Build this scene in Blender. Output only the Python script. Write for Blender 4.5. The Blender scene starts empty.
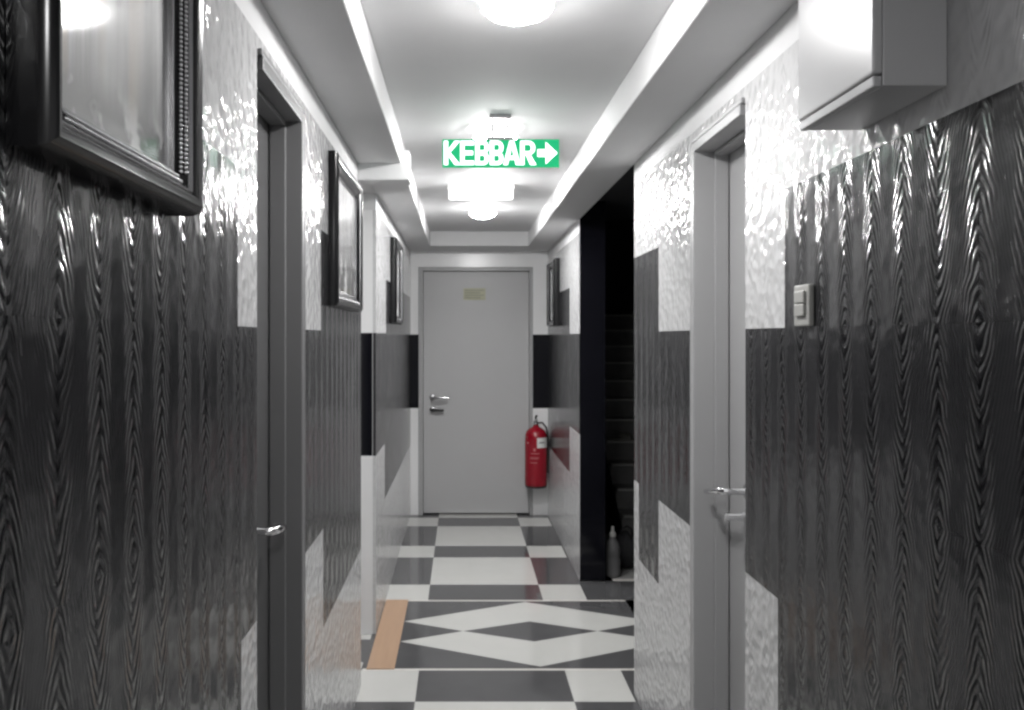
import bpy, bmesh, math, random
from mathutils import Vector, Matrix
random.seed(7)
S = bpy.context.scene
COL = S.collection
PI = math.pi
CAMZ = 1.45
F = 830.0

# ------------------------------------------------------------------ materials
class NT:
    """tiny helper for node trees"""
    def __init__(s, name):
        s.m = bpy.data.materials.new(name); s.m.use_nodes = True
        s.t = s.m.node_tree; s.n = s.t.nodes; s.l = s.t.links
        s.n.clear()
        s.out = s.n.new('ShaderNodeOutputMaterial')
    def node(s, typ, **kw):
        nd = s.n.new(typ)
        for k, v in kw.items(): setattr(nd, k, v)
        return nd
    def put(s, sock, v):
        if v is None: return
        if isinstance(v, (int, float)):
            sock.default_value = v
        elif isinstance(v, (tuple, list)):
            sock.default_value = tuple(v) + ((1,) if len(v) == 3 and sock.type == 'RGBA' else ())
        else:
            s.l.new(v, sock)
    def math(s, op, a, b=None, c=None, clamp=False):
        nd = s.n.new('ShaderNodeMath'); nd.operation = op; nd.use_clamp = clamp
        s.put(nd.inputs[0], a); s.put(nd.inputs[1], b); s.put(nd.inputs[2], c)
        return nd.outputs[0]
    def ss(s, x, a, b, lo=0.0, hi=1.0):
        nd = s.n.new('ShaderNodeMapRange'); nd.interpolation_type = 'SMOOTHSTEP'
        s.put(nd.inputs['Value'], x)
        nd.inputs['From Min'].default_value = a; nd.inputs['From Max'].default_value = b
        nd.inputs['To Min'].default_value = lo; nd.inputs['To Max'].default_value = hi
        return nd.outputs['Result']
    def noise(s, vec, scale, detail=2.0, rough=.5):
        nd = s.n.new('ShaderNodeTexNoise'); s.put(nd.inputs['Vector'], vec)
        nd.inputs['Scale'].default_value = scale; nd.inputs['Detail'].default_value = detail
        nd.inputs['Roughness'].default_value = rough
        return nd.outputs['Fac']
    def mixc(s, f, a, b):
        nd = s.n.new('ShaderNodeMix'); nd.data_type = 'RGBA'
        s.put(nd.inputs[0], f); s.put(nd.inputs[6], a); s.put(nd.inputs[7], b)
        return nd.outputs[2]
    def coord(s):
        return s.n.new('ShaderNodeTexCoord').outputs['Object']
    def geo(s):
        return s.n.new('ShaderNodeNewGeometry').outputs['Position']
    def bsdf(s, color, rough=.5, metal=0.0, spec=.5, normal=None, coat=0.0, em=None, es=0.0):
        b = s.n.new('ShaderNodeBsdfPrincipled')
        s.put(b.inputs['Base Color'], color); s.put(b.inputs['Roughness'], rough)
        s.put(b.inputs['Metallic'], metal); s.put(b.inputs['Specular IOR Level'], spec)
        s.put(b.inputs['Coat Weight'], coat)
        if em is not None:
            s.put(b.inputs['Emission Color'], em); s.put(b.inputs['Emission Strength'], es)
        if normal is not None: s.l.new(normal, b.inputs['Normal'])
        s.l.new(b.outputs[0], s.out.inputs[0])
        return b
    def bump(s, h, dist, strength=1.0):
        nd = s.n.new('ShaderNodeBump'); s.put(nd.inputs['Height'], h)
        nd.inputs['Distance'].default_value = dist; nd.inputs['Strength'].default_value = strength
        return nd.outputs[0]

def simple(name, c, rough=.5, metal=0.0, spec=.5, var=.08, scale=9.0, bump=0.0, coat=0.0):
    t = NT(name); co = t.coord()
    f = t.noise(co, scale, 3)
    lo = tuple(max(0, x*(1-var)) for x in c); hi = tuple(min(1, x*(1+var)) for x in c)
    nm = t.bump(t.noise(co, scale*18, 2), bump) if bump else None
    t.bsdf(t.mixc(f, lo, hi), rough, metal, spec, nm, coat)
    return t.m

def emit(name, c, s):
    t = NT(name); e = t.node('ShaderNodeEmission')
    t.put(e.inputs[0], c); e.inputs[1].default_value = s
    t.l.new(e.outputs[0], t.out.inputs[0]); return t.m

def relief_tile(name, dark):
    """glossy ceramic with an embossed wood figure: columns of chevrons that close into eyes at the joints"""
    t = NT(name); p = t.geo()
    sep = t.node('ShaderNodeSeparateXYZ'); t.l.new(p, sep.inputs[0])
    X, Y, Z = sep.outputs
    u0 = t.math('ADD', Y, t.math('MULTIPLY', X, 1.0))
    n1 = t.math('SUBTRACT', t.noise(p, 5.0, 2), .5)
    n2 = t.math('SUBTRACT', t.noise(p, 22.0, 2), .5)
    u = t.math('ADD', u0, t.math('ADD', t.math('MULTIPLY', n1, .016), t.math('MULTIPLY', n2, .008)))
    P = .0985
    c = t.math('DIVIDE', u, P)
    idx = t.math('FLOOR', c)
    s = t.math('MULTIPLY', t.math('SUBTRACT', t.math('FRACT', c), .5), 2.0)
    sa = t.math('SQRT', t.math('ADD', t.math('MULTIPLY', s, s), .004))
    wn = t.node('ShaderNodeTexWhiteNoise', noise_dimensions='1D'); t.l.new(idx, wn.inputs['W'])
    rnd = wn.outputs['Value']
    sgn = t.math('SUBTRACT', t.math('MULTIPLY', t.math('GREATER_THAN', rnd, .45), 2.0), 1.0)
    # triangle wave of height: +1 at Z=1.47, -1 at 1.17, period .6
    tri = t.math('FRACT', t.math('ADD', t.math('DIVIDE', t.math('SUBTRACT', Z, 1.47), .6), 10.0))
    tri = t.math('SUBTRACT', t.math('MULTIPLY', t.math('ABSOLUTE', t.math('SUBTRACT', tri, .5)), 4.0), 1.0)
    n3 = t.math('SUBTRACT', t.noise(p, 13.0, 2), .5)
    phi = t.math('ADD', t.math('MULTIPLY', t.math('MULTIPLY', tri, sgn), 5.6), t.math('MULTIPLY', t.math('POWER', sa, 1.5), 5.5))
    phi = t.math('ADD', phi, t.math('MULTIPLY', n3, 1.8))
    phi = t.math('ADD', phi, t.math('MULTIPLY', rnd, 3.0))
    w = t.math('MULTIPLY_ADD', t.math('SINE', t.math('MULTIPLY', phi, 2*PI)), .5, .5)
    asn = t.math('ADD', t.math('ABSOLUTE', s), t.math('MULTIPLY', n3, .35))
    fade = t.ss(asn, .18, .75, 1.0, .06)
    fade = t.math('MULTIPLY', fade, t.ss(t.noise(p, 6.0, 1), .28, .55, .45, 1.0))
    h = t.math('MULTIPLY', w, fade)
    flat = t.ss(asn, .10, .58, 0.0, 1.0)
    # soft dish between the columns
    hh = t.math('ADD', h, t.math('MULTIPLY', flat, .8))
    # tile joints every .3 in height
    j = t.math('FRACT', t.math('ADD', t.math('DIVIDE', t.math('SUBTRACT', Z, .27), .3), 10.5))
    j = t.math('ABSOLUTE', t.math('SUBTRACT', j, .5))
    jm = t.ss(j, .0, .004, 0.0, 1.0)
    wav = t.noise(p, 9.0, 1)
    hh = t.math('ADD', hh, t.math('MULTIPLY', wav, .9))
    vo = t.node('ShaderNodeTexVoronoi', feature='SMOOTH_F1'); t.l.new(p, vo.inputs['Vector'])
    vo.inputs['Scale'].default_value = 36.0; vo.inputs['Smoothness'].default_value = .5
    if dark:
        hh = t.math('ADD', hh, t.math('MULTIPLY', vo.outputs['Distance'], .7))
        grain = t.math('ADD', t.math('MULTIPLY', flat, .72), t.math('MULTIPLY', t.math('MULTIPLY', w, t.math('SUBTRACT', 1.0, flat)), .55))
        grain = t.math('SUBTRACT', grain, t.math('MULTIPLY', t.math('MULTIPLY', t.math('SUBTRACT', 1.0, w), flat), .22))
        grain = t.math('MULTIPLY', grain, t.ss(t.noise(p, 5.0, 3), .25, .75, .70, 1.15), clamp=True)
        grain = t.math('MULTIPLY', grain, t.math('MULTIPLY_ADD', jm, .4, .6))
        col = t.mixc(grain, (.004, .004, .005), (.058, .058, .061))
        t.bsdf(col, .15, 0, .5, t.bump(hh, .0010))
    else:
        col = t.mixc(jm, (.55, .55, .55), t.mixc(t.noise(p, 12.0, 3), (.55, .55, .555), (.64, .64, .645)))
        hw = t.math('ADD', t.math('MULTIPLY', hh, .15), t.math('MULTIPLY', vo.outputs['Distance'], 1.1))
        t.bsdf(col, .09, 0, .27, t.bump(hw, .0042))
    return t.m

M = {}
M['dark_tile'] = relief_tile('dark wood relief tile', True)
M['white_tile'] = relief_tile('white relief tile', False)
M['plaster'] = simple('painted plaster', (.68, .68, .685), .75, var=.03, bump=.0004)
M['black_tile'] = simple('black glazed tile', (.006, .006, .009), .12, var=.3)
M['far_white'] = simple('white glazed tile', (.86, .86, .865), .25, var=.02)
M['door_grey'] = simple('grey door laminate', (.47, .47, .475), .42, var=.03, scale=4)
M['frame_grey'] = simple('grey frame paint', (.40, .40, .405), .38, var=.03, scale=4)
M['leaf_dark'] = simple('dark grey left door leaf', (.11, .11, .112), .45, var=.04, scale=4)  # left door leaf, darker than the other leaves
M['frame_dark'] = simple('dark grey left door frame', (.18, .18, .183), .40, var=.04, scale=4)  # left door frame, a darker even grey than the right one
M['floor_white'] = simple('polished white floor tile', (.56, .56, .54), .09, var=.05, scale=6)
M['floor_dark'] = simple('polished dark grey floor tile', (.085, .085, .088), .09, var=.12, scale=8)
M['strip'] = simple('pale stone strip', (.60, .58, .55), .3, var=.08)
M['stair'] = simple('dark granite stair', (.24, .24, .236), .45, var=.3, scale=14)
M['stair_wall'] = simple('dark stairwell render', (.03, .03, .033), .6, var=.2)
M['nosing'] = simple('worn pale nosing', (.55, .55, .53), .4, var=.2)
M['black_wood'] = simple('black lacquered wood', (.008, .008, .009), .18, 0.0, .35, var=.3)
M['silver'] = simple('silver leaf moulding', (.62, .62, .63), .27, .9, var=.1, scale=30)
M['chrome'] = simple('chrome', (.75, .75, .76), .12, 1.0, var=.03)
M['steel'] = simple('brushed steel', (.42, .42, .43), .32, 1.0, var=.06, scale=40)
M['cab_white'] = simple('white enamel steel', (.55, .55, .56), .30, var=.03)
M['plastic_white'] = simple('white plastic', (.78, .78, .77), .35, var=.03)
M['plastic_grey'] = simple('pale grey plastic', (.40, .40, .38), .35, var=.05)
M['lamp'] = emit('lit opal glass', (1, .99, .985), 130.0)
M['lamp_rim'] = emit('dimmer rim of the opal glass', (1, .99, .985), 3.0)
M['lamp_strong'] = emit('brighter lit opal glass', (1, .995, .99), 175.0)
M['lamp_box'] = emit('lit diffuser', (1, 1, 1), 3.0)
M['sign_green'] = emit('lit green acrylic', (.02, .40, .165), 1.0)
M['sign_white'] = emit('lit white lettering', (.86, 1.0, .94), 2.2)
M['red'] = simple('red enamel', (.29, .006, .018), .22, var=.05)
M['black_rubber'] = simple('black rubber', (.015, .015, .015), .5, var=.2)
M['dark_red'] = simple('dark red rubber', (.05, .006, .008), .5)
M['label_white'] = simple('white sticker', (.78, .78, .76), .5, var=.04)
M['label_grey'] = simple('grey print', (.22, .22, .22), .5)
M['paper'] = simple('pale yellow paper', (.50, .50, .37), .7, var=.12, scale=30)
M['paper_ink'] = simple('faded ink', (.36, .36, .30), .7)
M['bag'] = simple('black fabric', (.012, .012, .014), .7, var=.3, scale=20, bump=.002)
M['bottle'] = simple('cloudy plastic', (.12, .12, .122), .35, var=.15)
M['shoe'] = simple('pale canvas', (.26, .26, .23), .7, var=.15)

def wood():
    t = NT('orange brown wood strip'); co = t.coord()
    mp = t.node('ShaderNodeMapping'); t.l.new(co, mp.inputs[0]); mp.inputs['Scale'].default_value = (40, 3, 3)
    f = t.noise(mp.outputs[0], 1.0, 4)
    t.bsdf(t.mixc(f, (.38, .245, .16), (.49, .325, .215)), .3)
    return t.m
M['wood'] = wood()

def glass():
    t = NT('clear picture glass')
    tr = t.node('ShaderNodeBsdfTransparent'); gl = t.node('ShaderNodeBsdfGlossy')
    gl.inputs['Roughness'].default_value = .07
    lw = t.node('ShaderNodeLayerWeight'); lw.inputs[0].default_value = .5
    fr = t.math('ADD', t.math('MULTIPLY', t.math('POWER', lw.outputs['Facing'], 5.0), .36), .02)
    mx = t.node('ShaderNodeMixShader')
    t.l.new(fr, mx.inputs[0]); t.l.new(tr.outputs[0], mx.inputs[1]); t.l.new(gl.outputs[0], mx.inputs[2])
    t.l.new(mx.outputs[0], t.out.inputs[0]); return t.m
M['glass'] = glass()

def print_mat(name, seed, tint):
    """faded photographic print: soft upright bands over a dark ground band"""
    t = NT(name); p = t.geo()
    mp = t.node('ShaderNodeMapping'); t.l.new(p, mp.inputs[0])
    mp.inputs['Scale'].default_value = (0, 17, 1.6); mp.inputs['Location'].default_value = (0, seed, seed*.7)
    f = t.ss(t.noise(mp.outputs[0], 1.0, 3, .6), .32, .70)
    mp2 = t.node('ShaderNodeMapping'); t.l.new(p, mp2.inputs[0])
    mp2.inputs['Scale'].default_value = (0, 9, .5); mp2.inputs['Location'].default_value = (0, seed*3.1, 0)
    g = t.ss(t.noise(mp2.outputs[0], 1.6, 1), .58, .68)
    sep = t.node('ShaderNodeSeparateXYZ'); t.l.new(p, sep.inputs[0])
    c = t.mixc(f, (.07, .07, .072), (.36, .36, .365))
    c = t.mixc(t.math('MULTIPLY', g, .6), c, tint)
    blob = t.ss(t.noise(p, 14.0, 3), .50, .62)
    low = t.ss(sep.outputs[2], 1.70, 1.76, 1.0, 0.0)
    c = t.mixc(low, c, t.mixc(blob, (.10, .10, .10), (.62, .62, .62)))
    t.bsdf(c, .5); return t.m
M['print_a'] = print_mat('faded monochrome print', 3.3, (.27, .20, .14))
M['print_b'] = print_mat('pale monochrome print', 8.1, (.30, .30, .30))

# ------------------------------------------------------------------ geometry helpers
class MB:
    def __init__(s): s.bm = bmesh.new()
    def box(s, x0, x1, y0, y1, z0, z1, mi=0):
        v = [s.bm.verts.new((x, y, z)) for x in (x0, x1) for y in (y0, y1) for z in (z0, z1)]
        for q in ((0, 1, 3, 2), (4, 6, 7, 5), (0, 4, 5, 1), (2, 3, 7, 6), (0, 2, 6, 4), (1, 5, 7, 3)):
            f = s.bm.faces.new([v[i] for i in q]); f.material_index = mi
        return s
    def poly(s, pts, mi=0):
        f = s.bm.faces.new([s.bm.verts.new(p) for p in pts]); f.material_index = mi
        return s
    def prism(s, pts, axis, a, b, mi=0):
        """extrude a 2D outline along an axis between a and b"""
        def P(p, h):
            return {'x': (h, p[0], p[1]), 'y': (p[0], h, p[1]), 'z': (p[0], p[1], h)}[axis]
        lo = [s.bm.verts.new(P(p, a)) for p in pts]; hi = [s.bm.verts.new(P(p, b)) for p in pts]
        n = len(pts)
        fs = [s.bm.faces.new(lo), s.bm.faces.new(list(reversed(hi)))]
        for i in range(n):
            fs.append(s.bm.faces.new([lo[i], hi[i], hi[(i+1) % n], lo[(i+1) % n]]))
        for f in fs: f.material_index = mi
        return s
    def lathe(s, prof, c, axis='z', n=28, mi=0):
        """prof: (radius, height) list; revolved round an axis through c"""
        cx, cy, cz = c; rings = []
        for r, h in prof:
            ring = []
            if r < 1e-6:
                ring = [s.bm.verts.new({'z': (cx, cy, cz+h), 'x': (cx+h, cy, cz), 'y': (cx, cy+h, cz)}[axis])]
            else:
                for k in range(n):
                    a = 2*PI*k/n; p, q = r*math.cos(a), r*math.sin(a)
                    ring.append(s.bm.verts.new({'z': (cx+p, cy+q, cz+h), 'x': (cx+h, cy+p, cz+q), 'y': (cx+p, cy+h, cz+q)}[axis]))
            rings.append(ring)
        for A, B in zip(rings, rings[1:]):
            for k in range(n):
                l = (k+1) % n
                if len(A) == 1 and len(B) == 1: continue
                if len(A) == 1: vs = [A[0], B[k], B[l]]
                elif len(B) == 1: vs = [A[k], B[0], A[l]]
                else: vs = [A[k], B[k], B[l], A[l]]
                s.bm.faces.new(vs).material_index = mi
        for R in (rings[0], rings[-1]):
            if len(R) > 2:
                try: s.bm.faces.new(R).material_index = mi
                except ValueError: pass
        return s
    def tube(s, pts, r, n=12, mi=0):
        pts = [Vector(p) for p in pts]; rs = r if isinstance(r, (list, tuple)) else [r]*len(pts)
        rings = []; up = Vector((0, 0, 1)); prev = None
        for i, p in enumerate(pts):
            d = (pts[min(i+1, len(pts)-1)] - pts[max(i-1, 0)]).normalized()
            if prev is None:
                a = d.cross(up)
                if a.length < .05: a = d.cross(Vector((1, 0, 0)))
            else:
                a = prev - d*prev.dot(d)
            a.normalize(); prev = a; b = d.cross(a)
            rings.append([s.bm.verts.new(p + (a*math.cos(2*PI*k/n) + b*math.sin(2*PI*k/n))*rs[i]) for k in range(n)])
        for A, B in zip(rings, rings[1:]):
            for k in range(n): s.bm.faces.new([A[k], A[(k+1) % n], B[(k+1) % n], B[k]]).material_index = mi
        for R in (rings[0], rings[-1]): s.bm.faces.new(R).material_index = mi
        return s
    def ball(s, c, rx, ry=None, rz=None, seg=14, mi=0):
        ry = ry or rx; rz = rz or rx
        r = bmesh.ops.create_uvsphere(s.bm, u_segments=seg, v_segments=max(6, seg//2+1), radius=1,
                                      matrix=Matrix.Translation(c) @ Matrix.Diagonal((rx, ry, rz, 1)))
        return s
    def ringframe(s, wx, sg, y0, y1, z0, z1, prof, mi=0):
        """mitred rectangular moulding swept round; prof = (inset, height off the wall), closed"""
        loops = []
        for w, h in prof:
            loops.append([s.bm.verts.new((wx+sg*h, y, z)) for y, z in
                          ((y0+w, z0+w), (y1-w, z0+w), (y1-w, z1-w), (y0+w, z1-w))])
        n = len(prof)
        for i in range(n):
            A, B = loops[i], loops[(i+1) % n]
            for k in range(4):
                s.bm.faces.new([A[k], A[(k+1) % 4], B[(k+1) % 4], B[k]]).material_index = mi
        return s
    def build(s, name, mats, parent=None, smooth=False, bevel=0.0, seg=2):
        bmesh.ops.recalc_face_normals(s.bm, faces=s.bm.faces)
        me = bpy.data.meshes.new(name)
        if parent is not None:
            off = Vector(parent.location)
            pp = parent.parent
            while pp is not None: off += Vector(pp.location); pp = pp.parent
            bmesh.ops.translate(s.bm, verts=s.bm.verts, vec=-off)
        s.bm.to_mesh(me); s.bm.free()
        o = bpy.data.objects.new(name, me); COL.objects.link(o)
        for m in (mats if isinstance(mats, (list, tuple)) else [mats]): me.materials.append(m)
        if smooth:
            for p in me.polygons: p.use_smooth = True
            me.set_sharp_from_angle(angle=math.radians(38))
        if bevel:
            b = o.modifiers.new('bevel', 'BEVEL'); b.width = bevel; b.segments = seg; b.limit_method = 'ANGLE'
        if parent is not None: o.parent = parent
        return o

def tag(o, label=None, cat=None, group=None, kind=None):
    if label: o['label'] = label
    if cat: o['category'] = cat
    if group: o['group'] = group
    if kind: o['kind'] = kind
    return o

def thing(name, loc, label, cat, group=None):
    o = bpy.data.objects.new(name, None); COL.objects.link(o); o.location = loc
    o.empty_display_size = .05
    return tag(o, label, cat, group)

def struct(o, label, cat):
    return tag(o, label, cat, None, 'structure')

def cells(axis, f, b, us, zs, fn, mb=None):
    """thick wall built from a grid of cells; fn(u, z) gives a material slot or None for a hole"""
    mb = mb or MB(); bm = mb.bm; V = {}
    nu, nz = len(us)-1, len(zs)-1
    g = [[fn((us[i]+us[i+1])/2, (zs[j]+zs[j+1])/2) for j in range(nz)] for i in range(nu)]
    def vert(i, j, s):
        k = (i, j, s)
        if k not in V:
            d = (f, b)[s]
            V[k] = bm.verts.new((d, us[i], zs[j]) if axis == 'x' else (us[i], d, zs[j]))
        return V[k]
    def at(i, j): return g[i][j] if 0 <= i < nu and 0 <= j < nz else None
    for i in range(nu):
        for j in range(nz):
            m = g[i][j]
            if m is None: continue
            for s in (0, 1):
                bm.faces.new([vert(i, j, s), vert(i+1, j, s), vert(i+1, j+1, s), vert(i, j+1, s)]).material_index = m
            for (di, dj, a, c) in ((-1, 0, (i, j), (i, j+1)), (1, 0, (i+1, j), (i+1, j+1)), (0, -1, (i, j), (i+1, j)), (0, 1, (i, j+1), (i+1, j+1))):
                if at(i+di, j+dj) is None:
                    bm.faces.new([vert(*a, 0), vert(*c, 0), vert(*c, 1), vert(*a, 1)]).material_index = m
    return mb

# ------------------------------------------------------------------ the corridor
XL, XR = -.42, .70
Y0, YF = -1.4, 6.76
ZT, ZC = 2.15, 2.26
ZW = 2.07
TOP = 2.42
WALLM = [M['white_tile'], M['dark_tile'], M['plaster'], M['black_tile'], M['far_white']]
ZS = [0, .27, .57, .87, 1.17, 1.47, 1.77, 2.03, ZW, TOP]

def left_near(y, z):
    if 1.70 < y < 2.16 and z < 2.03: return None
    if z > ZW: return 2
    if z < 1.47:
        lo = .57 if y < 1.58 else .87 if y < 2.51 else .57
        return 1 if z > lo else 0
    if z < 1.77 and (y < 1.555 or y > 2.47): return 1
    return 0
w = cells('x', XL, -.56, [Y0, 1.555, 1.58, 1.70, 2.16, 2.47, 2.51, 3.45], ZS, left_near).build('wall_left', WALLM)
struct(w, 'near left corridor wall of dark wood relief tiles and white tiles', 'wall')

def left_far(y, z):
    if z > ZW: return 2
    if z < 1.47: return 1 if z > (.87 if y < 4.51 else .57) else 0
    if z < 1.77 and y > 4.59: return 1
    return 0
mb = cells('x', XL, -.435, [4.05, 4.51, 4.59, YF], ZS, left_far)
cells('y', 4.05, 4.17, [-1.3, -.437, -.4352], ZS, lambda x, z: 3 if .87 < z < 1.47 and x < -.437 else 4 if z < ZW else 2, mb)
w = mb.build('wall_left_far', WALLM)
struct(w, 'far left wall with black tile band on its end face at the side passage', 'wall')
w = MB().box(-1.42, -1.3, 3.2, 4.3, 0, TOP).box(-1.3, -.56, 3.33, 3.45, 0, TOP).build('wall_passage', M['far_white'])
struct(w, 'white walls inside the side passage on the left', 'wall')

def right_near(y, z):
    if 2.05 < y < 2.50 and z < 2.03: return None
    if z > ZW: return 2
    if z < 1.47:
        lo = .57 if y < 1.84 else .87 if y < 2.955 else .57 if y < 3.285 else .87
        return 1 if z > lo else 0
    if z < 1.77 and (y < 1.80 or 2.955 < y): return 1
    return 0
w = cells('x', XR, .87, [Y0, 1.80, 1.84, 2.05, 2.50, 2.955, 3.285, 3.375], ZS, right_near).build('wall_right', WALLM)
struct(w, 'near right corridor wall of dark wood relief tiles and white tiles', 'wall')

def right_far(y, z):
    if z > ZW: return 2
    if z < 1.47: return 1 if z > (.87 if y < 5.40 else .57) else 0
    if z < 1.77 and y > 5.40: return 1
    return 0
mb = cells('x', XR, .715, [4.95, 5.40, YF], ZS, right_far)
mb.box(.7152, .853, 4.94, YF+.15, 0, TOP, 3)
mb.box(XR+.002, .7152, 4.94, 4.9498, 0, TOP, 3)
w = mb.build('wall_right_far', WALLM)
struct(w, 'far right wall with tall black tiled end face beside the stairs', 'wall')

def far(x, z):
    if -.355 < x < .578 and z < 2.02: return None
    return 3 if .87 < z < 1.47 else 4
w = cells('y', YF, YF+.14, [-.7, -.355, .578, .7152], [0, .87, 1.47, 2.02, TOP], far).build('wall_far', WALLM)
struct(w, 'white end wall of the corridor with a black tile band at each side of the door', 'wall')
w = MB().box(-.9, 1.0, Y0-.12, Y0, 0, TOP).build('wall_back', M['plaster'])
struct(w, 'plain wall closing the corridor behind the viewpoint', 'wall')

# floor: every tile polygon its own face, one slab below
fl = MB(); W_, D_ = 0, 1
CX = [-.187, .447]; RX = .69
def quad(x0, x1, y0, y1, m): fl.poly([(x0, y0, 0), (x1, y0, 0), (x1, y1, 0), (x0, y1, 0)], m)
rows = [(6.66, 6.92, 0), (6.36, 6.66, 1), (5.76, 6.36, 0), (5.46, 5.76, 1), (4.86, 5.46, 0), (4.575, 4.86, 1)]
y = 3.61; m = 1; near = []
while y > Y0:
    d = .31 if m else .61
    near.append((max(Y0, y-d), y, m)); y -= d; m = 1-m
for (a, b, m) in rows + near:
    quad(-.44, CX[0], a, b, 1-m); quad(CX[0], CX[1], a, b, m); quad(CX[1], RX, a, b, 1-m)
    quad(RX, .90, a, b, 1 if not m else 1)
# diamond panel between the two pale strips
xa, xm, xb = -.295, .345, .985; ya, yb = 3.63, 4.555; yc = (ya+yb)/2
yu, yl = yc+.14, yc-.14; w1, w2 = .005, .668
U0, U1, Ut, Um = (xa, yu), (xb, yu), (xm, yb-.012), (xm, yu)
L0, L1, Lb, Lm = (xa, yl), (xb, yl), (xm, ya+.022), (xm, yl)
WA, WB = (w1, yc), (w2, yc)
def pg(pts, m): fl.poly([(p[0], p[1], 0) for p in pts], m)
pg([U0, WA, Um, Ut], W_); pg([Um, WB, U1, Ut], W_)
pg([L0, Lb, Lm, WA], W_); pg([Lb, L1, WB, Lm], W_)
pg([WA, Lm, WB, Um], D_)
pg([U0, L0, WA], D_); pg([U1, WB, L1], D_)
pg([(xa, yb), U0, Ut, (xm, yb)], D_); pg([(xm, yb), Ut, U1, (xb, yb)], D_)
pg([(xa, ya), (xm, ya), Lb, L0], D_); pg([(xm, ya), (xb, ya), L1, Lb], D_)
quad(xa-.14, xb, yb, 4.575, 2); quad(xa-.14, xb, 3.61, ya, 2)
quad(-.425, xa, ya, yb, D_)
# passage floor on the left
for a, b, m in ((3.40, 3.44, 0), (3.44, 3.70, 0), (3.70, 3.98, 1), (3.98, 4.10, 0)):
    quad(-1.35, -.44, a, b, m)
quad(-.44, -.425, ya, yb, D_)
# stair landing on the right
quad(.90, 2.3, 3.30, 4.93, 1); quad(.985, .99, 3.3, 3.31, 1)
quad(.70, 2.3, 4.93, 4.975, 2); quad(.85, 2.3, 4.975, 6.1, 3)
fl.box(-1.42, 2.4, Y0-.1, 9.2, -.12, -.004, 1)
o = fl.build('floor', [M['floor_white'], M['floor_dark'], M['strip'], M['stair']])
struct(o, 'polished floor of white and dark grey tiles with a diamond panel', 'floor')

o = MB().box(XL+.003, -.295, 3.62, 4.572, -.003, .004).build('wooden_strip', M['wood'], bevel=.001)
tag(o, 'orange brown wooden strip set along the left edge of the diamond floor panel', 'wooden strip')

# ceiling: raised middle, lowered borders
c = MB()
c.box(-.245, .51, Y0, 6.38, ZC, TOP)
c.box(XL, -.245, Y0, YF, ZT, TOP)
c.box(.51, XR, Y0, YF, ZT, TOP)
c.box(-.245, .51, 6.38, YF, ZT, TOP)
c.box(-1.3, XL, 3.45, 4.05, ZT, TOP)
o = c.build('ceiling', M['plaster'], bevel=.004)
struct(o, 'white plaster ceiling with a raised centre between two lower borders', 'ceiling')
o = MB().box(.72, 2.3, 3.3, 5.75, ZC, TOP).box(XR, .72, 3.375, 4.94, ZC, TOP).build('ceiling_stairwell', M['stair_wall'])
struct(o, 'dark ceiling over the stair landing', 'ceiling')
o = MB().box(XL, -.212, 3.34, 3.45, CAMZ+.632, CAMZ+.752).build('trim_1', M['plaster'], bevel=.004)
struct(o, 'short white beam end crossing the left ceiling border', 'trim')

# stairwell enclosure
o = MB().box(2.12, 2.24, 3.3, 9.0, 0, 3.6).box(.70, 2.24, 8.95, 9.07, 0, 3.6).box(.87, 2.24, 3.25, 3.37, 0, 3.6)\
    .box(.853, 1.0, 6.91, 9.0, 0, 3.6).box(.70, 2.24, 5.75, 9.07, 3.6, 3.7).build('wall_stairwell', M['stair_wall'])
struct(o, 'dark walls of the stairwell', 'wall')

st = thing('staircase', (1.62, 5.9, 0), 'dark staircase climbing away behind the black tiled pillar on the right', 'staircase')
for i in range(1, 12):
    z1 = .152*i; y1 = 5.80+.23*i
    MB().box(1.165, 2.118, y1+.012, 5.80+.23*12, z1-.152, z1-.022).build('riser', M['stair'], st)
    t_ = MB().box(1.165, 2.118, y1-.008, y1+.26, z1-.022, z1).build('tread', M['stair'], st, bevel=.004)
    MB().box(1.175, 2.10, y1-.012, y1+.028, z1-.014, z1+.003).build('nosing', M['nosing'], t_)
mb = MB().prism([(5.95, 0), (8.56, 1.72), (8.56, 1.55), (6.2, 0)], 'x', 1.12, 1.165)
mb.build('stringer', M['black_tile'], st)

# ------------------------------------------------------------------ doors
def door_side(n, wx, sg, y0, y1, ztop, leaf_x, label, fm='frame_grey', lm='door_grey'):
    """side door seen at a grazing angle. wx = wall face, sg = +1 when the corridor is on +X"""
    d = thing('door_%d' % n, (leaf_x, (y0+y1)/2, 0), label, 'door'); d['kind'] = 'structure'
    lx = leaf_x
    jw = .028
    fx = wx + sg*.010
    bx = lx - sg*.045
    fr = MB()
    a, b = sorted((fx, bx))
    a4, b4 = sorted((wx-sg*.004, bx))
    fr.box(a4, b4, y0+.001, y0+.014, 0, ztop)
    fr.box(a, b, y1-jw, y1, 0, ztop)
    fr.box(a, b, y0+.014, y1-jw, ztop-jw, ztop)
    a2, b2 = sorted((lx+sg*.003, lx+sg*.045))
    fr.box(a2, b2, y1-jw-.011, y1-jw, 0, ztop-jw)
    fr.box(a2, b2, y0+.014, y1-jw, ztop-jw-.011, ztop-jw)
    # narrow architrave lapping on the wall face
    a3, b3 = sorted((wx, wx+sg*.010))
    fr.box(a3, b3, y1, y1+.014, 0, ztop+.014)
    fr.box(a3, b3, y0+.003, y1, ztop, ztop+.014)
    fr.build('door_frame', M[fm], d, bevel=.003)
    a, b = sorted((lx, lx-sg*.04))
    MB().box(a, b, y0+.016, y1-jw-.003, .008, ztop-jw-.003).build('leaf', M[lm], d, bevel=.002)
    return d

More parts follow.
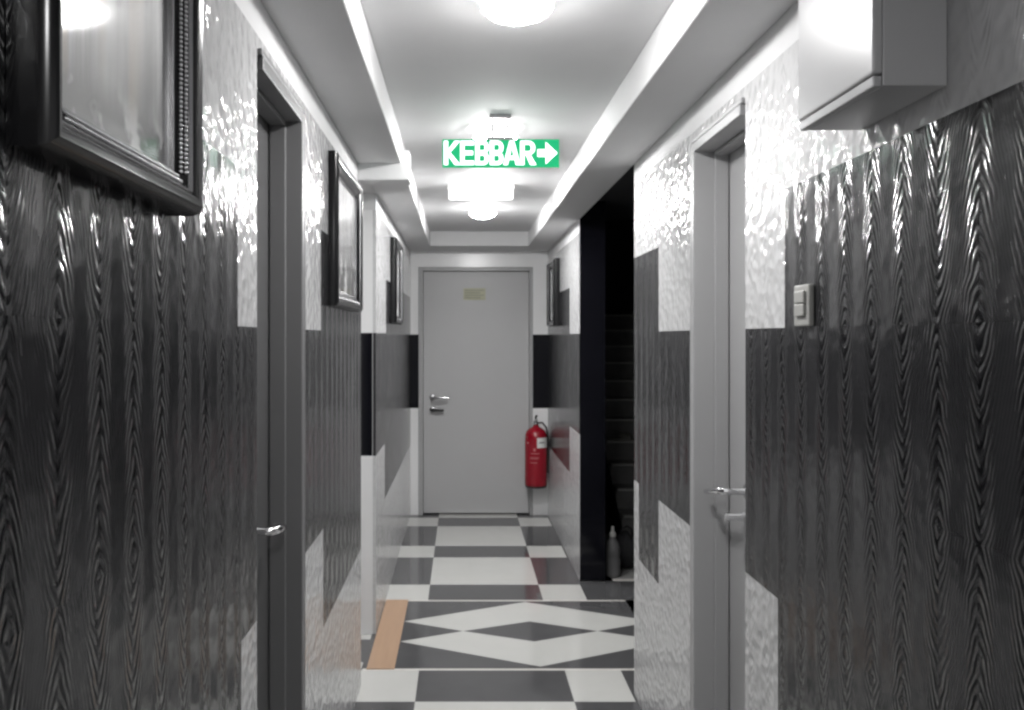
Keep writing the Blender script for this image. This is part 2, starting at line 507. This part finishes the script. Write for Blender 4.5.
d1 = door_side(1, XL, 1, 1.70, 2.16, 2.03, -.496, 'grey side door in the left wall, set back behind its frame', 'frame_dark', 'leaf_dark')
lx = -.496; hy = 1.92; hz = 1.0
h = MB()
h.lathe([(.001, 0), (.025, 0), (.026, .004), (.020, .009), (.001, .009)], (lx, hy, hz), 'x', 24)
h.tube([(lx+.005, hy, hz), (lx+.040, hy, hz), (lx+.056, hy+.004, hz), (lx+.063, hy+.018, hz-.001), (lx+.065, hy+.05, hz-.005),
        (lx+.063, hy+.090, hz-.012), (lx+.056, hy+.110, hz-.015), (lx+.040, hy+.118, hz-.016)],
       [.0095, .0095, .0095, .0095, .009, .0085, .008, .007])
h.build('door_handle', M['chrome'], d1, smooth=True)
h = MB().lathe([(.001, 0), (.024, 0), (.025, .004), (.019, .008), (.001, .008)], (lx, hy, hz-.085), 'x', 24)
h.build('lock_escutcheon', M['chrome'], d1, smooth=True)

d2 = door_side(2, XR, -1, 2.05, 2.50, 2.03, .795, 'grey side door in the right wall near the grey switch')
lx = .795; hy = 2.30; hz = 1.022
h = MB()
h.lathe([(.001, 0), (.025, 0), (.026, -.004), (.020, -.010), (.001, -.010)], (lx, hy, hz), 'x', 24)
h.tube([(lx-.005, hy, hz), (lx-.050, hy, hz), (lx-.064, hy+.004, hz), (lx-.071, hy+.018, hz-.002), (lx-.073, hy+.07, hz-.012),
        (lx-.074, hy+.12, hz-.022), (lx-.075, hy+.150, hz-.028)], [.0095, .0095, .0095, .0095, .009, .0085, .0075])
h.build('door_handle', M['chrome'], d2, smooth=True)
h = MB().lathe([(.001, 0), (.024, 0), (.025, -.004), (.014, -.012), (.010, -.040), (.011, -.066), (.001, -.068)], (lx, hy, hz-.070), 'x', 24)
h.build('lock_knob', M['chrome'], d2, smooth=True)

d3 = thing('door_3', (.11, YF+.05, 0), 'closed grey flush door at the end of the corridor with a small paper notice', 'door')
d3['kind'] = 'structure'
x0, x1, zt = -.353, .576, 2.018
fr = MB()
fr.box(x0, x0+.036, YF-.008, YF+.10, 0, zt); fr.box(x1-.026, x1, YF-.008, YF+.10, 0, zt)
fr.box(x0+.036, x1-.026, YF-.008, YF+.10, zt-.030, zt)
fr.box(x0+.036, x1-.026, YF+.062, YF+.10, zt-.045, zt-.030)
fr.build('door_frame', M['frame_grey'], d3, bevel=.003)
LX0, LX1 = x0+.039, x1-.029
lf = MB().box(LX0, LX1, YF+.022, YF+.060, .012, zt-.034)
lf.build('leaf', M['door_grey'], d3, bevel=.002)
hx, hz = -.242, .944; ly = YF+.022
h = MB()
for zz in (hz+.012, hz-.088):
    h.lathe([(.001, 0), (.023, 0), (.024, -.004), (.018, -.008), (.001, -.008)], (hx, ly, zz), 'y', 24)
    h.build('door_rose', M['steel'], d3, smooth=True); h = MB()
h = MB()
h.tube([(hx, ly-.004, hz+.012), (hx, ly-.042, hz+.012), (hx+.004, ly-.054, hz+.012), (hx+.018, ly-.060, hz+.012), (hx+.07, ly-.060, hz+.013), (hx+.135, ly-.058, hz+.012)],
       [.010, .010, .010, .010, .0095, .008])
h.build('door_handle', M['chrome'], d3, smooth=True)
h = MB().tube([(hx, ly-.004, hz-.088), (hx, ly-.030, hz-.088), (hx+.006, ly-.036, hz-.088), (hx+.02, ly-.038, hz-.088), (hx+.095, ly-.036, hz-.090)],
              [.013, .013, .013, .012, .010])
h.build('lower_bar', M['black_rubber'], d3, smooth=True)  # plain black bar below the lever handle

pn = thing('paper_notice', (.100, ly, 1.80), 'small pale yellow paper notice stuck high on the end door', 'notice')
MB().box(.012, .192, ly-.0016, ly-.0002, 1.752, 1.848).build('paper', M['paper'], pn)
mb = MB()
for k, zz in enumerate((1.832, 1.812, 1.792, 1.772)):
    mb.box(.022, .180-.03*(k % 2), ly-.0026, ly-.0016, zz-.005, zz+.003)
mb.build('faded_print', M['paper_ink'], pn)

# ------------------------------------------------------------------ pictures
def picture(wx, sg, y0, y1, z0, z1, t, w, label, pm, beads=False, name='picture_frame'):
    p = thing(name, (wx, (y0+y1)/2, z0), label, 'picture', 'framed pictures along the corridor')
    e = .001
    MB().ringframe(wx, sg, y0, y1, z0, z1, [(0, e), (0, t*.6), (w*.06, t*.86), (w*.20, t), (w*.36, t*.95), (w*.50, t*.80), (w*.50, e)]
                   ).build('outer_moulding', M['black_wood'], p, smooth=True)
    MB().ringframe(wx, sg, y0, y1, z0, z1, [(w*.505, e), (w*.505, t*.80), (w*.54, t*.83), (w*.60, t*.74), (w*.60, e)]
                   ).build('silver_moulding', M['silver'], p)
    MB().ringframe(wx, sg, y0, y1, z0, z1, [(w*.605, e), (w*.605, t*.70), (w*.80, t*.56), (w*.97, t*.42), (w*.97, e)]
                   ).build('inner_slip', M['black_wood'], p)
    MB().ringframe(wx, sg, y0, y1, z0, z1, [(w*.972, e), (w*.972, t*.42), (w, t*.40), (w, e)]
                   ).build('silver_fillet', M['silver'], p)
    if beads:
        b = MB(); r = w*.058
        for fr_, ht in ((.70, .66), (.84, .56)):
            for yy in (y0+w*fr_, y1-w*fr_):
                z = z0+w
                while z < z1-w: b.ball((wx+sg*(t*ht), yy, z), r, r, r, 8); z += r*2
            for zz in (z0+w*fr_, z1-w*fr_):
                y = y0+w
                while y < y1-w: b.ball((wx+sg*(t*ht), y, zz), r, r, r, 8); y += r*2
        b.build('bead_trim', M['silver'], p, smooth=True)
    def pl(h0, h1, nm, mat):
        a, b_ = sorted((wx+sg*h0, wx+sg*h1))
        MB().box(a, b_, y0+w-.002, y1-w+.002, z0+w-.002, z1-w+.002).build(nm, mat, p)
    pl(.001, t*.22, 'print', pm)
    pl(t*.22+.002, t*.22+.004, 'glass', M['glass'])
    return p
picture(XL, 1, .763, 1.211, 1.626, 2.06, .045, .056,
        'large black framed picture with silver beaded moulding, nearest on the left wall', M['print_a'], True)
picture(XL, 1, 2.60, 3.25, 1.548, 2.035, .033, .055,
        'black framed glazed picture on the left wall just before the white beam end', M['print_b'])
picture(XL, 1, 4.84, 5.36, 1.530, 2.035, .040, .05,
        'narrow looking dark framed picture on the far left wall near the end door', M['print_b'])
picture(XR, -1, 5.93, 6.43, 1.530, 2.015, .046, .05,
        'dark framed picture on the right wall above the red fire extinguisher', M['print_b'])

# ------------------------------------------------------------------ ceiling lights
LX = .13
spots = [(1.95, 'round lit ceiling light nearest the viewer, cut by the top edge of the photo'),
         (3.22, 'round lit ceiling light right behind the top of the green sign'),
         (4.24, 'round lit ceiling light hanging just in front of the white box lamp'),
         (5.20, 'farthest round lit ceiling light, beyond the white box lamp')]
proto = None
def copy_tree(o, parent=None):
    c = o.copy(); COL.objects.link(c); c.parent = parent
    for ch in [k for k in bpy.data.objects if k.parent == o]: copy_tree(ch, c)
    return c
for y, lab in spots:
    if proto is None:
        proto = thing('ceiling_light', (LX, y, ZC), lab, 'ceiling light', 'round ceiling lights')
        MB().lathe([(.001, 0), (.070, 0), (.074, -.006), (.074, -.0115), (.001, -.0115)], (LX, y, ZC), 'z', 40
                   ).build('base_ring', M['plastic_white'], proto, smooth=True)
        gm = MB().lathe([(.079, -.012), (.086, -.024), (.083, -.037)], (LX, y, ZC), 'z', 40, 1)
        for f in [f for f in gm.bm.faces if len(f.verts) > 4]: gm.bm.faces.remove(f)
        gm.lathe([(.083, -.037), (.068, -.051), (.042, -.062), (.018, -.067), (0, -.068)], (LX, y, ZC), 'z', 40, 0)
        for f in [f for f in gm.bm.faces if len(f.verts) > 4]: gm.bm.faces.remove(f)
        gm.build('globe', [M['lamp'], M['lamp_rim']], proto, smooth=True)
    else:
        c = copy_tree(proto); c.location = (LX, y, ZC); c['label'] = lab
        if y > 4:
            for k in c.children:
                if k.name.startswith('globe'):
                    k.data = k.data.copy(); k.data.materials[0] = M['lamp_strong']

# unseen fill light added behind the viewer to brighten near surfaces
la = bpy.data.lights.new('fill_light_behind', 'AREA'); la.shape = 'DISK'; la.size = .17; la.energy = 9.0
lo = bpy.data.objects.new('fill_light_behind', la); COL.objects.link(lo); lo.location = (LX, -.45, ZC-.06)

# white box lamp on the ceiling
bx = thing('emergency_lamp', (.10, 4.40, ZC), 'white rectangular box lamp fixed across the ceiling behind the green sign', 'lamp')
MB().box(-.075, .275, 4.38, 4.44, ZC-.030, ZC).build('housing', M['plastic_white'], bx, bevel=.006)
MB().box(-.070, .270, 4.375, 4.435, ZC-.077, ZC-.0305).build('diffuser', M['lamp_box'], bx, bevel=.008)

# ------------------------------------------------------------------ exit sign
SY = 3.04
sx0, sx1, sz0, sz1 = -.072, .356, 2.071, 2.173
es = thing('exit_sign', (.137, SY, ZC), 'lit green hanging sign with white capital letters and an arrow pointing right', 'sign')
MB().box(sx0, sx1, SY-.006, SY+.006, sz0, sz1).build('panel', M['sign_green'], es, bevel=.001)
mb = MB().box(.100, .180, SY-.022, SY+.022, ZC-.016, ZC)
mb.build('ceiling_mount', M['steel'], es, bevel=.004)
for xx in (.112, .168):
    MB().tube([(xx, SY, ZC-.016), (xx, SY, sz1+.010)], .004, 8).build('hanger_rod', M['steel'], es, smooth=True)
MB().box(.090, .190, SY-.010, SY+.010, sz1-.004, sz1+.010).build('top_clip', M['chrome'], es, bevel=.002)
def strokes(mb, ch, x, w, z0, z1, s):
    y0, y1 = SY-.0095, SY-.0062
    H = z1-z0; zm = (z0+z1)/2
    def R(a, b, c, d): mb.box(x+a, x+b, y0, y1, z0+c, z0+d)
    def P(pts): mb.prism([(x+p[0], z0+p[1]) for p in pts], 'y', y0, y1)
    if ch == 'K':
        R(0, s, 0, H)
        P([(s, H*.42), (s, H*.62), (w-s*1.15, H), (w+.002, H)][:4])
        P([(s*1.35, H*.56), (s*1.0, H*.40), (w-s*1.1, 0), (w+.004, 0)])
    elif ch == 'E':
        R(0, s, 0, H); R(s, w, 0, s); R(s, w, H-s, H); R(s, w*.92, H/2-s*.5, H/2+s*.5)
    elif ch == 'B':
        R(0, s, 0, H)
        for a, b in ((0, H/2+s*.25), (H/2-s*.25, H)):
            hh = b-a; r = hh/2; n = 8; o_, i_ = [], []
            for k in range(n+1):
                t = -PI/2+PI*k/n
                o_.append((w-r*.8+r*.8*math.cos(t), a+r+r*math.sin(t)))
                i_.append((w-r*.8+max(r*.8-s, .002)*math.cos(t), a+r+(r-s*.85)*math.sin(t)))
            o_ = [(s, a)]+o_+[(s, b)]; i_ = [(s, a+s*.85)]+i_+[(s, b-s*.85)]
            for k in range(len(o_)-1): P([o_[k], o_[k+1], i_[k+1], i_[k]])
    elif ch == 'A':
        P([(0, 0), (s*1.1, 0), (w/2+s*.35, H), (w/2-s*.55, H)])
        P([(w-s*1.1, 0), (w, 0), (w/2+s*.55, H), (w/2-s*.35, H)])
        R(w*.27, w*.73, H*.22, H*.22+s*.9)
    elif ch == 'R':
        R(0, s, 0, H)
        a, b = H*.42, H; r = (b-a)/2; n = 8; o_, i_ = [(s, a)], [(s, a+s*.85)]
        for k in range(n+1):
            t = -PI/2+PI*k/n
            o_.append((w-r*.9+r*.9*math.cos(t), a+r+r*math.sin(t)))
            i_.append((w-r*.9+max(r*.9-s, .002)*math.cos(t), a+r+(r-s*.85)*math.sin(t)))
        o_.append((s, b)); i_.append((s, b-s*.85))
        for k in range(len(o_)-1): P([o_[k], o_[k+1], i_[k+1], i_[k]])
        P([(w*.38, a), (w*.68, a), (w+.004, 0), (w-s*1.2, 0)])
xs = [-.066, -.006, .049, .102, .151, .213]
for ch, x, w_ in zip('KEBBAR', xs, (.056, .050, .049, .049, .062, .054)):
    mb = MB(); strokes(mb, ch, x, w_, sz0+.008, sz1-.007, .0145)
    mb.build('letter', M['sign_white'], es)
ax, az = .276, (sz0+sz1)/2
mb = MB().prism([(ax, az-.013), (ax+.030, az-.013), (ax+.030, az-.040), (ax+.072, az), (ax+.030, az+.040), (ax+.030, az+.013), (ax, az+.013)], 'y', SY-.0095, SY-.0062)
mb.build('arrow', M['sign_white'], es)

# ------------------------------------------------------------------ cabinet and switch on the right wall
cb = thing('wall_mounted_cabinet', (XR, 1.325, 1.812), 'white metal wall cabinet high on the right wall, cut by the top of the photo', 'cabinet')
MB().box(.606, XR-.001, 1.195, 1.455, 1.812, 2.145).build('body', M['cab_white'], cb, bevel=.002)
MB().box(.590, .6045, 1.192, 1.458, 1.829, 2.147).build('door', M['cab_white'], cb, bevel=.003)
MB().box(.592, .6045, 1.195, 1.455, 1.811, 1.8265).build('bottom_lip', M['cab_white'], cb, bevel=.002)

sw = thing('light_switch', (XR, 1.692, 1.515), 'small grey light switch plate on dark tiles beside the right door', 'switch')
MB().box(.688, XR-.001, 1.646, 1.722, 1.472, 1.556).build('plate', M['plastic_grey'], sw, bevel=.003)
MB().box(.682, .6878, 1.660, 1.708, 1.492, 1.5165).build('rocker', M['plastic_grey'], sw, bevel=.002)
MB().box(.682, .6878, 1.660, 1.708, 1.5185, 1.543).build('rocker', M['plastic_grey'], sw, bevel=.002)

# ------------------------------------------------------------------ fire extinguisher
ex, ey, ez = .592, 6.650, .256
fe = thing('fire_extinguisher', (ex, ey, ez), 'red fire extinguisher hung low on the end wall right of the door', 'fire extinguisher')
R_ = .089
MB().lathe([(.001, 0), (R_*.90, 0), (R_*.97, .006), (R_, .016), (R_, .385), (R_*.97, .412), (R_*.84, .440), (R_*.58, .462), (R_*.32, .474), (.022, .482), (.022, .492), (.001, .492)],
           (ex, ey, ez), 'z', 36).build('cylinder', M['red'], fe, smooth=True)
MB().lathe([(R_*.905, -.006), (R_*.93, -.006), (R_*.985, .004), (R_*.985, .012), (R_*.93, .012)], (ex, ey, ez), 'z', 36
           ).build('foot_ring', M['black_rubber'], fe, smooth=True)
MB().lathe([(.001, .488), (.017, .488), (.019, .496), (.019, .512), (.014, .520), (.012, .532), (.001, .534)], (ex, ey, ez), 'z', 20
           ).build('valve', M['chrome'], fe, smooth=True)
MB().prism([(ey-.07, ez+.530), (ey+.02, ez+.520), (ey+.02, ez+.530), (ey-.07, ez+.545)], 'x', ex-.009, ex+.009
           ).build('carry_handle', M['steel'], fe, bevel=.002)
MB().prism([(ey-.065, ez+.562), (ey-.02, ez+.555), (ey+.018, ez+.532), (ey+.024, ez+.540), (ey-.015, ez+.566), (ey-.065, ez+.575)], 'x', ex-.008, ex+.008
           ).build('squeeze_lever', M['black_rubber'], fe, bevel=.002)
MB().tube([(ex+.015, ey, ez+.505), (ex+.05, ey-.006, ez+.508), (ex+.082, ey-.012, ez+.470), (ex+.094, ey-.012, ez+.40), (ex+.094, ey-.012, ez+.20), (ex+.092, ey-.012, ez+.11)],
          [.008, .008, .008, .008, .008, .010]).build('hose', M['black_rubber'], fe, smooth=True)
MB().lathe([(.001, 0), (.014, 0), (.014, -.010), (.001, -.012)], (ex-.020, ey-.012, ez+.506), 'y', 16).build('pressure_gauge', M['chrome'], fe, smooth=True)
MB().box(ex-.028, ex+.028, ey+R_+.001, YF-.001, ez+.30, ez+.44).box(ex-.012, ex+.012, ey, ey+R_+.004, ez+.462, ez+.478).build('wall_bracket', M['steel'], fe)
def wrap(a0, a1, z0, z1, r, n=8):
    mb = MB()
    for k in range(n):
        t0, t1 = a0+(a1-a0)*k/n, a0+(a1-a0)*(k+1)/n
        mb.poly([(ex+r*math.sin(t0), ey-r*math.cos(t0), z0), (ex+r*math.sin(t1), ey-r*math.cos(t1), z0),
                 (ex+r*math.sin(t1), ey-r*math.cos(t1), z1), (ex+r*math.sin(t0), ey-r*math.cos(t0), z1)])
    return mb
wrap(.02, 1.25, ez+.315, ez+.395, R_+.0012).build('paper_tag', M['label_white'], fe)
wrap(.20, .75, ez+.352, ez+.362, R_+.0022).build('tag_print', M['label_grey'], fe)
pk = simple('pink grey print', (.50, .16, .17), .4)
for (a0, a1, z0, z1) in ((-.30, -.12, .290, .312), (-.55, .22, .268, .274), (-.62, .18, .236, .241), (-.62, .12, .228, .232), (-.60, .02, .196, .201), (-.95, -.80, .345, .360)):
    wrap(a0, a1, ez+z0, ez+z1, R_+.001, 5).build('instruction_print', pk, fe)

# ------------------------------------------------------------------ things at the foot of the stairs
bt = thing('plastic_bottle', (.895, 5.04, 0), 'cloudy grey bottle standing on the landing against the black pillar', 'bottle')
MB().lathe([(.001, 0), (.040, 0), (.046, .006), (.046, .10), (.042, .112), (.044, .125), (.044, .17), (.034, .205), (.020, .228), (.017, .240), (.001, .240)],
           (.915, 5.04, 0), 'z', 24).build('body', M['bottle'], bt, smooth=True)
MB().lathe([(.001, .240), (.019, .240), (.019, .262), (.010, .268), (.008, .30), (.001, .302)], (.915, 5.04, 0), 'z', 20
           ).build('cap', M['nosing'], bt, smooth=True)
bg = thing('black_bag', (1.02, 5.20, 0), 'slumped black bag on the landing at the foot of the stairs', 'bag')
mb = MB(); mb.ball((1.03, 5.22, .115), .085, .10, .115, 24)
for v in mb.bm.verts:
    k = math.sin(v.co.x*60)*math.cos(v.co.z*45)*.006
    v.co.x += k; v.co.z = max(.0, v.co.z + k)
    if v.co.z > .19: v.co.x = 1.03+(v.co.x-1.03)*.8
mb.build('sack', M['bag'], bg, smooth=True)
MB().tube([(.99, 5.20, .20), (1.0, 5.19, .25), (1.03, 5.19, .268), (1.06, 5.19, .25), (1.07, 5.20, .20)], .006, 8).build('carry_loop', M['bag'], bg, smooth=True)
yy = 5.80+.23*4; zz = .152*4+.0032
sh = thing('slipper', (1.26, yy+.06, zz), 'pale slipper left on a step of the dark staircase', 'slipper')
sp = [(-.105, -.030), (-.09, -.042), (-.03, -.034), (.04, -.042), (.09, -.040), (.115, -.018), (.115, .018), (.09, .040), (.04, .042), (-.03, .034), (-.09, .042), (-.105, .030)]
MB().prism([(1.28+a, yy+.06+b) for a, b in sp], 'z', zz, zz+.018).build('sole', M['shoe'], sh, bevel=.004)
mb = MB()
n = 9
for k in range(n):
    a0, a1 = PI*k/n, PI*(k+1)/n
    def q(xo, a, f): return (1.28+xo, yy+.06-.041*f*math.cos(a), zz+.018+.040*f*math.sin(a))
    mb.poly([q(.015, a0, 1), q(.015, a1, 1), q(.075, a1, .95), q(.075, a0, .95)])
    mb.poly([q(.075, a0, .95), q(.075, a1, .95), q(.112, a1, .45), q(.112, a0, .45)])
o = mb.build('upper', M['shoe'], sh, smooth=True)
sm = o.modifiers.new('thick', 'SOLIDIFY'); sm.thickness = .003

# ------------------------------------------------------------------ world, camera
wd = bpy.data.worlds.new('World'); S.world = wd; wd.use_nodes = True
wd.node_tree.nodes['Background'].inputs[0].default_value = (.5, .5, .52, 1)
wd.node_tree.nodes['Background'].inputs[1].default_value = .02
cam = bpy.data.cameras.new('camera'); co = bpy.data.objects.new('camera', cam); COL.objects.link(co)
co.location = (0, 0, CAMZ); co.rotation_euler = (PI/2, 0, 0)
cam.sensor_fit = 'HORIZONTAL'; cam.sensor_width = 36; cam.lens = F/1024*36
cam.shift_x = 50/1024; cam.shift_y = -18/1024; cam.clip_start = .02
S.camera = co
vs = S.view_settings
S.display_settings.display_device = 'sRGB'
vs.view_transform = 'Standard'; vs.look = 'None'; vs.gamma = 1.0; vs.exposure = 0.5
vs.use_curve_mapping = False
S.cycles.use_denoising = True; S.cycles.filter_width = 2.6
S.cycles.max_bounces = 10; S.cycles.diffuse_bounces = 6; S.cycles.glossy_bounces = 5
S.cycles.sample_clamp_indirect = 8.0
